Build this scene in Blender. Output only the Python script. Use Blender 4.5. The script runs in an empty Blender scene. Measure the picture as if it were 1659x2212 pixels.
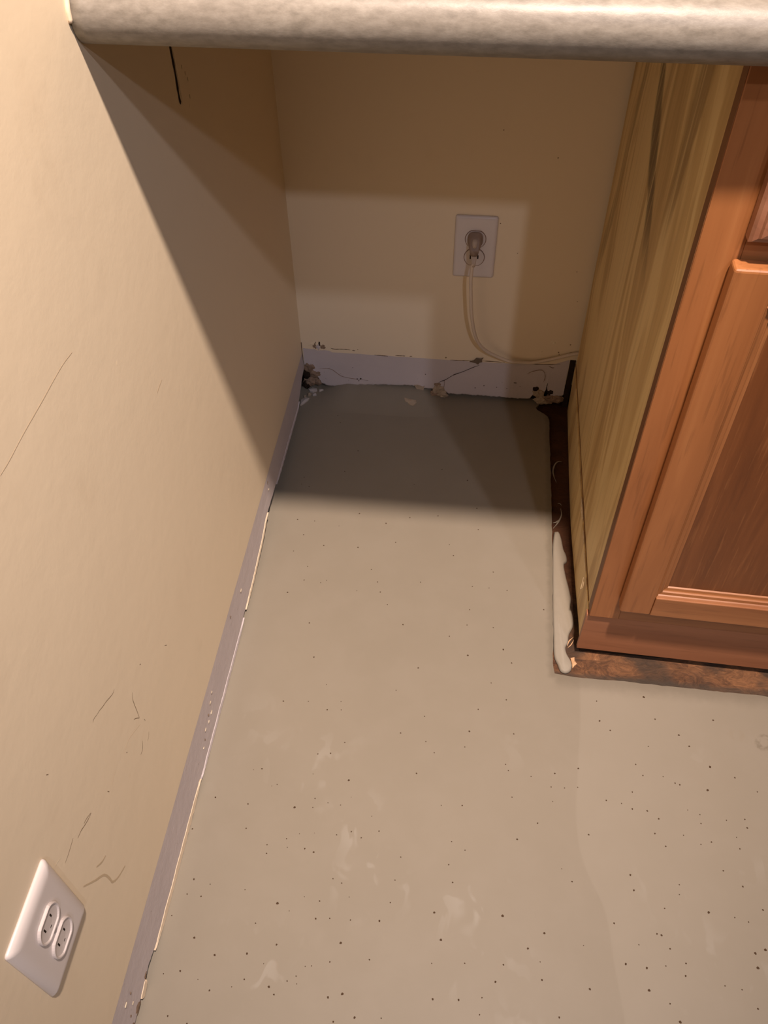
import bpy, bmesh, math, random
from mathutils import Vector, Matrix, noise
random.seed(7)
C = bpy.context.scene.collection
S = bpy.context.scene

# ---------------------------------------------------------------- camera
F_PX, YAW, PITCH, ROLL = 1855.4457, -0.1268, 0.8462, 0.0168
CAM = Vector((0.3256, -1.3228, 1.1399))
cyw, syw, cp, sp = math.cos(YAW), math.sin(YAW), math.cos(PITCH), math.sin(PITCH)
fwd = Vector((syw*cp, cyw*cp, -sp)); rgt = Vector((cyw, -syw, 0)); dwn = fwd.cross(rgt)
cr, sr = math.cos(ROLL), math.sin(ROLL)
r2 = cr*rgt + sr*dwn; d2 = -sr*rgt + cr*dwn
cd = bpy.data.cameras.new('camera'); cam = bpy.data.objects.new('camera', cd); C.objects.link(cam)
m = Matrix.Identity(4)
for i in range(3):
    m[i][0] = r2[i]; m[i][1] = -d2[i]; m[i][2] = -fwd[i]; m[i][3] = CAM[i]
cam.matrix_world = m
cd.sensor_fit = 'VERTICAL'; cd.sensor_height = 24.0; cd.sensor_width = 18.0
cd.lens = F_PX/2212*24.0; cd.clip_start = 0.01
S.camera = cam

# ---------------------------------------------------------------- world, lamps, exposure
S.view_settings.view_transform = 'Standard'; S.view_settings.look = 'None'
S.view_settings.exposure = 0.0; S.view_settings.gamma = 1.0; S.view_settings.use_curve_mapping = False
w = bpy.data.worlds.new('room_light'); S.world = w; w.use_nodes = True
w.node_tree.nodes['Background'].inputs[0].default_value = (1.0, 0.66, 0.38, 1)
w.node_tree.nodes['Background'].inputs[1].default_value = 0.012
def lamp(name, loc, power, size, col, aim=None):
    l = bpy.data.lights.new(name, 'AREA'); l.shape = 'DISK'; l.size = size; l.energy = power; l.color = col
    o = bpy.data.objects.new(name, l); C.objects.link(o); o.location = loc
    if aim: o.rotation_euler = (Vector(aim)-Vector(loc)).to_track_quat('-Z', 'Y').to_euler()
    return o
# three recessed ceiling lamps of the kitchen
lb = bpy.data.lights.new('ceiling_spot', 'SPOT'); lb.energy = 465; lb.color = (1.0, 0.82, 0.71); lb.shadow_soft_size = 0.055
lb.spot_size = math.radians(66); lb.spot_blend = 1.0
lo_ = bpy.data.objects.new('ceiling_spot', lb); C.objects.link(lo_); lo_.location = (0.58, -1.28, 2.70)
lo_.rotation_euler = (Vector((0.12, -0.12, 0.0))-lo_.location).to_track_quat('-Z', 'Y').to_euler()
lamp('ceiling_lamp', (1.376, -2.37, 2.70), 13.2, 0.08, (0.84, 0.84, 1.0), (0.2, -0.3, 0.3))
lamp('ceiling_lamp', (1.064, -3.10, 2.70), 14.2, 0.08, (0.84, 0.84, 1.0), (0.2, -0.1, 0.3))

# ---------------------------------------------------------------- helpers
def tag(o, label=None, cat=None, group=None, kind=None):
    if label: o['label'] = label
    if cat: o['category'] = cat
    if group: o['group'] = group
    if kind: o['kind'] = kind
    return o
def empty(name, loc):
    o = bpy.data.objects.new(name, None); o.empty_display_size = 0.05
    C.objects.link(o); o.location = loc; return o
def obj(name, bm, mat, parent=None, smooth=False, kind=None, label=None):
    bmesh.ops.recalc_face_normals(bm, faces=bm.faces)
    me = bpy.data.meshes.new(name); bm.to_mesh(me); bm.free()
    o = bpy.data.objects.new(name, me); C.objects.link(o); me.materials.append(mat)
    if smooth: me.polygons.foreach_set('use_smooth', [True]*len(me.polygons))
    if parent:
        o.parent = parent
        o.matrix_parent_inverse = Matrix.Translation(-parent.location)
    if kind: o['kind'] = kind
    if label: o['label'] = label
    return o
def box(bm, x0, x1, y0, y1, z0, z1, bev=0.0, seg=2):
    t = bmesh.new()
    vs = [t.verts.new((x, y, z)) for x in (x0, x1) for y in (y0, y1) for z in (z0, z1)]
    for f in ((0,1,3,2),(4,6,7,5),(0,4,5,1),(2,3,7,6),(0,2,6,4),(1,5,7,3)): t.faces.new([vs[i] for i in f])
    bmesh.ops.recalc_face_normals(t, faces=t.faces)
    if bev: bmesh.ops.bevel(t, geom=list(t.edges), offset=bev, segments=seg, affect='EDGES', profile=0.5)
    merge(bm, t); return bm
def merge(bm, t):
    me = bpy.data.meshes.new('tmp'); t.to_mesh(me); t.free(); bm.from_mesh(me); bpy.data.meshes.remove(me)
def nbox(*a, **k):
    return box(bmesh.new(), *a, **k)
def prism(pts, h0, h1, put):
    """closed 2-D outline extruded between h0 and h1; put(u, v, h) -> xyz"""
    bm = bmesh.new()
    a = [bm.verts.new(put(u, v, h0)) for u, v in pts]; b = [bm.verts.new(put(u, v, h1)) for u, v in pts]
    n = len(pts); bm.faces.new(a); bm.faces.new(b[::-1])
    for i in range(n): bm.faces.new((a[i], b[i], b[(i+1) % n], a[(i+1) % n]))
    return bm
def tube(bm, pts, r, seg=10, taper=None):
    pts = [Vector(p) for p in pts]; rings = []
    n0 = None
    for i, p in enumerate(pts):
        d = (pts[min(i+1, len(pts)-1)] - pts[max(i-1, 0)]).normalized()
        if n0 is None: n0 = d.orthogonal().normalized()
        n0 = (n0 - d*n0.dot(d)).normalized(); b = d.cross(n0)
        rr = r*(taper[i] if taper else 1)
        rings.append([bm.verts.new(p + rr*(math.cos(t)*n0 + math.sin(t)*b)) for t in [2*math.pi*k/seg for k in range(seg)]])
    for a, b in zip(rings, rings[1:]):
        for k in range(seg): bm.faces.new((a[k], a[(k+1) % seg], b[(k+1) % seg], b[k]))
    bm.faces.new(rings[0][::-1]); bm.faces.new(rings[-1]); return bm
def spline(pts, n=8):
    P = [Vector(p) for p in pts]; P = [2*P[0]-P[1]] + P + [2*P[-1]-P[-2]]; out = []
    for i in range(1, len(P)-2):
        for k in range(n):
            t = k/n; a, b, c, d = P[i-1:i+3]
            out.append(0.5*((2*b)+(c-a)*t+(2*a-5*b+4*c-d)*t*t+(3*b-a-3*c+d)*t**3))
    out.append(P[-2]); return out
def chunk(c, r, seed, sub=2, rough=0.45):
    """an irregular broken lump"""
    bm = bmesh.new(); bmesh.ops.create_icosphere(bm, subdivisions=sub, radius=1)
    for v in bm.verts:
        k = 1 + rough*noise.noise(v.co*1.7 + Vector((seed*3.1, seed*1.7, seed)))+ rough*.5*noise.noise(v.co*4.3 + Vector((seed, 5, 2)))
        v.co = Vector((v.co.x*r[0]*k+c[0], v.co.y*r[1]*k+c[1], v.co.z*r[2]*k+c[2]))
    return bm
def flake(outline, z, th, seed=0):
    """thin chip lying on the floor, slightly uneven"""
    bm = bmesh.new(); n = len(outline)
    a = [bm.verts.new((x, y, z)) for x, y in outline]
    b = [bm.verts.new((x, y, z+th*(0.7+0.6*abs(noise.noise(Vector((x*300, y*300, seed))))))) for x, y in outline]
    bm.faces.new(a[::-1]); cx = sum(x for x, y in outline)/n; cy = sum(y for x, y in outline)/n
    c = bm.verts.new((cx, cy, z+th*1.3))
    for i in range(n):
        j = (i+1) % n; bm.faces.new((a[i], a[j], b[j], b[i])); bm.faces.new((b[i], b[j], c))
    return bm

# ---------------------------------------------------------------- materials
class NT:
    def __init__(s, name, rough=0.5, spec=0.4):
        s.m = bpy.data.materials.new(name); s.m.use_nodes = True; s.t = s.m.node_tree
        s.b = s.t.nodes['Principled BSDF']; s.b.inputs['Roughness'].default_value = rough
        s.b.inputs['Specular IOR Level'].default_value = spec
        s.co = s.n('ShaderNodeTexCoord').outputs['Object']
    def n(s, k, **p):
        x = s.t.nodes.new(k)
        for a, v in p.items(): setattr(x, a, v)
        return x
    def l(s, a, b): s.t.links.new(a, b)
    def put(s, inp, v):
        if hasattr(v, 'is_linked') or hasattr(v, 'links'): s.l(v, inp)
        else: inp.default_value = (*v, 1) if isinstance(v, tuple) and len(v) == 3 and inp.type == 'RGBA' else v
    def map(s, scale, loc=(0,0,0), rot=(0,0,0)):
        x = s.n('ShaderNodeMapping'); x.inputs['Scale'].default_value = scale; x.inputs['Location'].default_value = loc
        x.inputs['Rotation'].default_value = rot; s.l(s.co, x.inputs['Vector']); return x.outputs[0]
    def noise(s, scale, detail=4, rough=0.55, vec=None, dist=0.0):
        x = s.n('ShaderNodeTexNoise'); x.inputs['Scale'].default_value = scale; x.inputs['Detail'].default_value = detail
        x.inputs['Roughness'].default_value = rough; x.inputs['Distortion'].default_value = dist
        s.l(vec or s.co, x.inputs['Vector']); return x.outputs['Fac']
    def ramp(s, v, stops):
        x = s.n('ShaderNodeValToRGB'); e = x.color_ramp.elements
        while len(e) < len(stops): e.new(0.5)
        for i, (p, c) in enumerate(stops):
            e[i].position = p; e[i].color = (*c, 1) if isinstance(c, tuple) else (c, c, c, 1)
        s.l(v, x.inputs[0]); return x.outputs[0]
    def math(s, op, a, b=0.0, clamp=False):
        x = s.n('ShaderNodeMath', operation=op, use_clamp=clamp); s.put(x.inputs[0], a); s.put(x.inputs[1], b); return x.outputs[0]
    def step(s, v, a, b, o0=0.0, o1=1.0):
        x = s.n('ShaderNodeMapRange', interpolation_type='SMOOTHSTEP'); s.put(x.inputs[0], v)
        for i, q in zip((1, 2, 3, 4), (a, b, o0, o1)): x.inputs[i].default_value = q
        return x.outputs[0]
    def mix(s, fac, a, b, mode='MIX'):
        x = s.n('ShaderNodeMix', data_type='RGBA', blend_type=mode)
        s.put(x.inputs['Factor'], fac); s.put(x.inputs[6], a); s.put(x.inputs[7], b); return x.outputs[2]
    def xyz(s, v=None):
        x = s.n('ShaderNodeSeparateXYZ'); s.l(v or s.co, x.inputs[0]); return x.outputs
    def col(s, c): s.put(s.b.inputs['Base Color'], c); return s
    def bump(s, h, strength=0.2, dist=0.001):
        x = s.n('ShaderNodeBump'); x.inputs['Strength'].default_value = strength; x.inputs['Distance'].default_value = dist
        s.l(h, x.inputs['Height']); s.l(x.outputs[0], s.b.inputs['Normal']); return s
def plain(name, col, rough=0.5, spec=0.4, var=0.08, scale=60):
    t = NT(name, rough, spec); a = tuple(c*(1-var) for c in col); b = tuple(min(1, c*(1+var)) for c in col)
    t.col(t.mix(t.noise(scale), a, b)); return t.m

def paint():
    t = NT('beige_wall_paint', 0.55, 0.35)
    big = t.noise(2.2, 2); fine = t.noise(45, 5, 0.6); sm = t.noise(9, 4, 0.6, t.map((1, 1, .6)))
    c = t.mix(big, (0.79, 0.65, 0.46), (0.83, 0.69, 0.495))
    c = t.mix(t.step(sm, 0.60, 0.78, 0, 0.22), c, (0.64, 0.50, 0.335))
    t.col(c); t.bump(t.math('ADD', t.math('MULTIPLY', fine, 0.35), t.noise(6, 3)), 0.18, 0.004); return t.m
PAINT = paint()
def bare():
    t = NT('unpainted_white_wall_strip', 0.6, 0.3)
    c = t.mix(t.noise(14, 4), (0.50, 0.44, 0.435), (0.60, 0.525, 0.51))
    spots = t.step(t.noise(130, 3, 0.7), 0.69, 0.74, 0, 0.55)
    c = t.mix(spots, c, (0.20, 0.14, 0.11))
    t.col(c); t.bump(t.noise(60, 5, 0.65), 0.35, 0.002); return t.m
BARE = bare()
def floor_mat():
    t = NT('grey_levelling_compound', 0.5, 0.38)
    big = t.noise(3.0, 3); mid = t.noise(16, 5, 0.6); X = t.xyz()
    c = t.mix(big, (0.226, 0.191, 0.143), (0.256, 0.217, 0.163))
    c = t.mix(t.step(mid, 0.35, 0.75, 0, 0.35), c, (0.268, 0.229, 0.178))
    # pale trowel flecks towards the front and right
    v = t.noise(26, 2, 0.5, t.map((1.2, 0.8, 1), rot=(0, 0, 0.5)), 0.6)
    zone = t.math('MULTIPLY', t.step(X[1], -0.66, -0.88), t.step(t.noise(5.5, 2), 0.48, 0.66))
    c = t.mix(t.math('MULTIPLY', t.step(v, 0.56, 0.63), t.math('MULTIPLY', zone, 0.5)), c, (0.33, 0.298, 0.25))
    # trowel ridge: paler skim right of it, plus a soft light edge painted in
    fc = t.n('ShaderNodeFloatCurve'); cur = fc.mapping.curves[0]
    for p, q in ((0, .566), (.02, .566), (.15, .557), (.27, .548), (.36, .527), (.44, .518), (.62, .522), (.76, .528), (1, .528)):
        if p in (0, 1): cur.points[0 if p == 0 else -1].location = (p, q)
        else: cur.points.new(p, q)
    fc.mapping.update()
    t.l(t.step(X[1], -1.10, -0.56, 0, 1), fc.inputs['Value'])
    mr = t.n('ShaderNodeMapRange'); mr.inputs[1].default_value = -1.10; mr.inputs[2].default_value = -0.56; t.l(X[1], mr.inputs[0]); t.l(mr.outputs[0], fc.inputs['Value'])
    dx = t.math('SUBTRACT', X[0], fc.outputs[0])
    c = t.mix(t.math('MULTIPLY', t.step(dx, -0.0015, 0.0025), t.step(dx, 0.30, 0.02, 0, 0.30)), c, (0.305, 0.265, 0.208))
    # damp grime along the cut edge round the cabinet, front band with painted shade
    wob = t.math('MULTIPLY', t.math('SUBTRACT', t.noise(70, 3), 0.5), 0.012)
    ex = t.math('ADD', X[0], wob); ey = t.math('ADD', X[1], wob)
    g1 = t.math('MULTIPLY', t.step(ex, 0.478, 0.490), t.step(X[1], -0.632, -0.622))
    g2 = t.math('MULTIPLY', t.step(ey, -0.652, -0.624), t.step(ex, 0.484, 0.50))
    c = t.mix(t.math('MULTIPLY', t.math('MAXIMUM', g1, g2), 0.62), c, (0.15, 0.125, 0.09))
    # greyer band where the compound meets the left wall
    c = t.mix(t.math('MULTIPLY', t.step(t.math('ADD', X[0], wob), 0.030, 0.006), 0.35), c, (0.27, 0.235, 0.18))
    # rusty ring stain at the right, faint blotch by the cabinet corner
    def ring(px, py, r0, r1, amt, cc):
        dxx = t.math('SUBTRACT', t.math('ADD', X[0], wob), px); dyy = t.math('SUBTRACT', ey, py)
        d = t.math('SQRT', t.math('ADD', t.math('MULTIPLY', dxx, dxx), t.math('MULTIPLY', dyy, dyy)))
        k = t.math('MULTIPLY', t.step(d, r0-.003, r0), t.step(d, r1+.003, r1))
        return t.mix(t.math('MULTIPLY', k, t.math('MULTIPLY', t.step(t.noise(90, 3), .35, .6), amt)), c, cc)
    c = ring(0.787, -0.701, 0.0075, 0.0115, 0.75, (0.17, 0.14, 0.10))
    c = ring(0.750, -0.693, 0.006, 0.009, 0.45, (0.24, 0.195, 0.14))
    c = ring(0.4505, -0.477, 0.005, 0.009, 0.35, (0.25, 0.205, 0.15))
    c = ring(0.4530, -0.487, 0.0, 0.003, 0.4, (0.25, 0.205, 0.15))
    # faint bubbles
    vo = t.n('ShaderNodeTexVoronoi'); vo.inputs['Scale'].default_value = 26; t.l(t.co, vo.inputs['Vector'])
    k = t.math('MULTIPLY', t.step(vo.outputs['Distance'], 0.075, 0.09), t.step(vo.outputs['Distance'], 0.13, 0.11))
    sel = t.step(t.xyz(vo.outputs['Color'])[0], 0.86, 0.87)
    c = t.mix(t.math('MULTIPLY', t.math('MULTIPLY', k, sel), 0.14), c, (0.28, 0.22, 0.16))
    t.col(c); t.bump(t.math('ADD', t.noise(7, 3), t.math('MULTIPLY', t.noise(160, 2), 0.06)), 0.12, 0.004); return t.m
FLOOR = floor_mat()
def subfloor_mat():
    t = NT('dark_strandboard_subfloor', 0.7, 0.25)
    v = t.n('ShaderNodeTexVoronoi'); v.inputs['Scale'].default_value = 34; v.inputs['Randomness'].default_value = 1
    t.l(t.map((0.6, 1.5, 1), rot=(0, 0, 0.5)), v.inputs['Vector'])
    n1 = t.noise(30, 6, 0.7, t.map((1.0, 1.6, 1), rot=(0, 0, 0.6)), 3.0); n2 = t.noise(12, 3)
    c = t.ramp(n1, [(0.28, (0.022, 0.011, 0.007)), (0.45, (0.10, 0.045, 0.022)), (0.60, (0.20, 0.088, 0.038)), (0.78, (0.36, 0.18, 0.08))])
    c = t.mix(0.35, c, t.mix(t.xyz(v.outputs['Color'])[0], (0.05, 0.025, 0.014), (0.30, 0.14, 0.06)))
    c = t.mix(t.step(n2, 0.50, 0.64, 0, 0.75), c, (0.040, 0.030, 0.022))
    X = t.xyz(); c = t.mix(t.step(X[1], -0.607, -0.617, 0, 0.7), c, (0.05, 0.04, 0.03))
    c = t.mix(t.step(t.noise(150, 3, 0.6), 0.72, 0.76, 0, 0.6), c, (0.50, 0.38, 0.24))
    # the side strip is old brown glue
    c = t.mix(t.math('MULTIPLY', t.step(X[0], 0.535, 0.525), t.step(X[1], -0.60, -0.30, 0.15, 0.85)), c, t.mix(t.noise(45, 5, .7), (0.022, 0.008, 0.004), (0.075, 0.024, 0.009)))
    t.col(c); t.bump(n1, 0.5, 0.004); return t.m
SUBFLOOR = subfloor_mat()
def wood(name, dark, mid, light, axis, rough=0.38, fs=1.0, seed=0.0, pores=0.35, porec=None):
    """stained timber with the grain along the axis"""
    t = NT(name, rough, 0.45)
    sc = [1.0, 1.0, 1.0]; sc[axis] = 0.07
    n1 = t.noise(28*fs, 4, 0.6, t.map(sc, (seed, seed*.7, seed*.3)), 0.8)
    sc2 = [1.0, 1.0, 1.0]; sc2[axis] = 0.045
    n2 = t.noise(150*fs, 3, 0.6, t.map(sc2, (seed, 0, 0)))
    c = t.ramp(n1, [(0.30, dark), (0.5, mid), (0.72, light)])
    c = t.mix(t.step(n2, 0.56, 0.68, 0, pores), c, porec or tuple(x*0.55 for x in dark))
    t.col(c); t.bump(n2, 0.15, 0.0006); return t.m
OAK_V = wood('reddish_oak_upright_grain', (0.2691, 0.0974, 0.0302), (0.3288, 0.1241, 0.0403), (0.3966, 0.1624, 0.0560), 2)
OAK_H = wood('reddish_oak_level_grain', (0.2469, 0.0893, 0.0291), (0.3065, 0.1183, 0.0403), (0.3592, 0.1438, 0.0504), 0, seed=3.0)
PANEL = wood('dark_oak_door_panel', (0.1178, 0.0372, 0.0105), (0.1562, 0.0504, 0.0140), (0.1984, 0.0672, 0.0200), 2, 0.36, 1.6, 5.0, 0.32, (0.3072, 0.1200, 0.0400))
DRAWER = wood('rosy_oak_drawer_front', (0.248, 0.102, 0.055), (0.304, 0.133, 0.074), (0.360, 0.171, 0.099), 0, 0.33, 1.0, 9.0)
TOE = wood('painted_brown_toe_board', (0.3000, 0.1200, 0.0570), (0.3360, 0.1380, 0.0660), (0.3750, 0.1545, 0.0750), 0, 0.45, 1.2, 1.0, 0.25)
def ply():
    t = NT('yellow_pine_plywood', 0.5, 0.35); X = t.xyz()
    n0 = t.noise(2.4, 2, 0.5, t.map((1, 1, .8)))
    yy = t.math('ADD', X[1], t.math('MULTIPLY', t.math('SUBTRACT', n0, 0.5), 0.14))
    cv = t.n('ShaderNodeCombineXYZ'); t.l(yy, cv.inputs[1]); t.l(t.math('MULTIPLY', X[2], 0.13), cv.inputs[2])
    n1 = t.noise(15, 3, 0.6, cv.outputs[0], 0.9)
    n2 = t.noise(120, 3, 0.6, t.map((1, 1, 0.035)))
    c = t.ramp(n1, [(0.34, (0.52, 0.335, 0.140)), (0.45, (0.63, 0.425, 0.182)), (0.51, (0.755, 0.545, 0.255)), (0.75, (0.80, 0.595, 0.29))])
    c = t.mix(t.step(n2, 0.52, 0.66, 0, 0.14), c, (0.26, 0.15, 0.055))
    # one dark mineral streak and one brown cathedral running down the upper sheet
    def streak(y0, z0, z1, w, slope, amt, cc, base):
        d = t.math('ABSOLUTE', t.math('SUBTRACT', t.math('ADD', yy, t.math('MULTIPLY', t.math('SUBTRACT', X[2], 0.70), slope)), y0))
        wd = t.math('MULTIPLY', t.noise(14, 4, 0.7, t.map((1, 1, .35))), w*2)
        k = t.math('DIVIDE', d, wd); k = t.step(k, 1.15, 0.6)
        zz = t.math('MULTIPLY', t.step(X[2], z0, z0+.10), t.step(X[2], z1+.05, z1-.05))
        return t.mix(t.math('MULTIPLY', t.math('MULTIPLY', k, zz), t.math('MULTIPLY', t.step(n2, 0.36, 0.52, 0.35, 1), amt)), base, cc)
    c = streak(-0.262, 0.52, 0.95, 0.026, -0.80, 0.85, (0.12, 0.07, 0.026), c)
    c = streak(-0.445, 0.60, 1.0, 0.026, 0.15, 0.7, (0.26, 0.145, 0.052), c)
    c = streak(-0.13, 0.30, 0.9, 0.02, 0.2, 0.6, (0.28, 0.16, 0.055), c)
    t.col(c); t.bump(n2, 0.12, 0.0008); return t.m
PLY = ply()
def laminate():
    t = NT('mottled_grey_laminate', 0.42, 0.35)
    n1 = t.noise(150, 4, 0.65, t.map((0.5, 1, 1))); n2 = t.noise(9, 3)
    c = t.ramp(n1, [(0.32, (0.165, 0.145, 0.118)), (0.5, (0.215, 0.190, 0.157)), (0.7, (0.265, 0.238, 0.20))])
    c = t.mix(t.step(n2, 0.4, 0.7, 0, 0.3), c, (0.19, 0.165, 0.138))
    t.col(c); t.bump(n1, 0.16, 0.0012); return t.m
LAM = laminate()
WHITE = plain('white_outlet_plastic', (0.68, 0.61, 0.58), 0.32, 0.5, 0.015, 20)
IVORY = plain('ivory_receptacle_plastic', (0.62, 0.55, 0.52), 0.35, 0.5, 0.02, 30)
DARK = plain('dark_slot', (0.02, 0.012, 0.008), 0.8, 0.1)
STEEL = plain('dull_screw_metal', (0.50, 0.45, 0.42), 0.4, 0.5)
CORD = plain('off_white_cord_sheath', (0.66, 0.55, 0.44), 0.4, 0.45, 0.05, 40)
PLUG = plain('tan_plug_plastic', (0.30, 0.215, 0.165), 0.45, 0.4, 0.06, 60)
PLUGL = plain('pale_plug_cap', (0.50, 0.40, 0.32), 0.45, 0.4, 0.06, 60)
CREAM = plain('torn_cream_paper_edge', (0.72, 0.58, 0.42), 0.75, 0.2, 0.12, 120)
CRUMB = plain('crumbled_brown_plaster', (0.27, 0.185, 0.125), 0.9, 0.1, 0.45, 160)
CRUMBD = plain('dark_wall_cavity', (0.035, 0.022, 0.014), 0.9, 0.1, 0.4, 120)
PLASTER = plain('pale_plaster_crumb', (0.40, 0.31, 0.22), 0.85, 0.15, 0.3, 160)
CHIPW = plain('white_paint_chip', (0.50, 0.44, 0.40), 0.6, 0.3, 0.12, 200)
SPILL = plain('pale_set_levelling_compound', (0.295, 0.255, 0.20), 0.6, 0.3, 0.06, 90)
SHAVE = plain('white_glue_string', (0.30, 0.26, 0.21), 0.6, 0.3, 0.1, 90)
CHIPO = plain('fresh_wood_chip', (0.600, 0.360, 0.195), 0.7, 0.2, 0.1, 90)
SCUFF = plain('dark_scuff', (0.24, 0.165, 0.095), 0.7, 0.2)
SMUDGE = plain('brown_smudge', (0.58, 0.45, 0.29), 0.6, 0.3)
DENT = plain('dented_wall_paint', (0.66, 0.525, 0.355), 0.6, 0.3)
NICK = plain('pale_nick', (0.86, 0.74, 0.55), 0.7, 0.2)
SCRAPE = plain('pale_wall_scrape', (0.835, 0.70, 0.515), 0.6, 0.3)
PIT = plain('dark_pinhole', (0.07, 0.042, 0.024), 0.9, 0.1)
SPLINT = plain('splintered_pale_wood', (0.60, 0.45, 0.28), 0.8, 0.2, 0.35, 150)
REVEAL = plain('dark_brown_stile_edge', (0.185, 0.078, 0.03), 0.5, 0.3, 0.1, 60)
ISOLID = plain('bare_back_board', (0.32, 0.22, 0.13), 0.7, 0.2)

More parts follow.
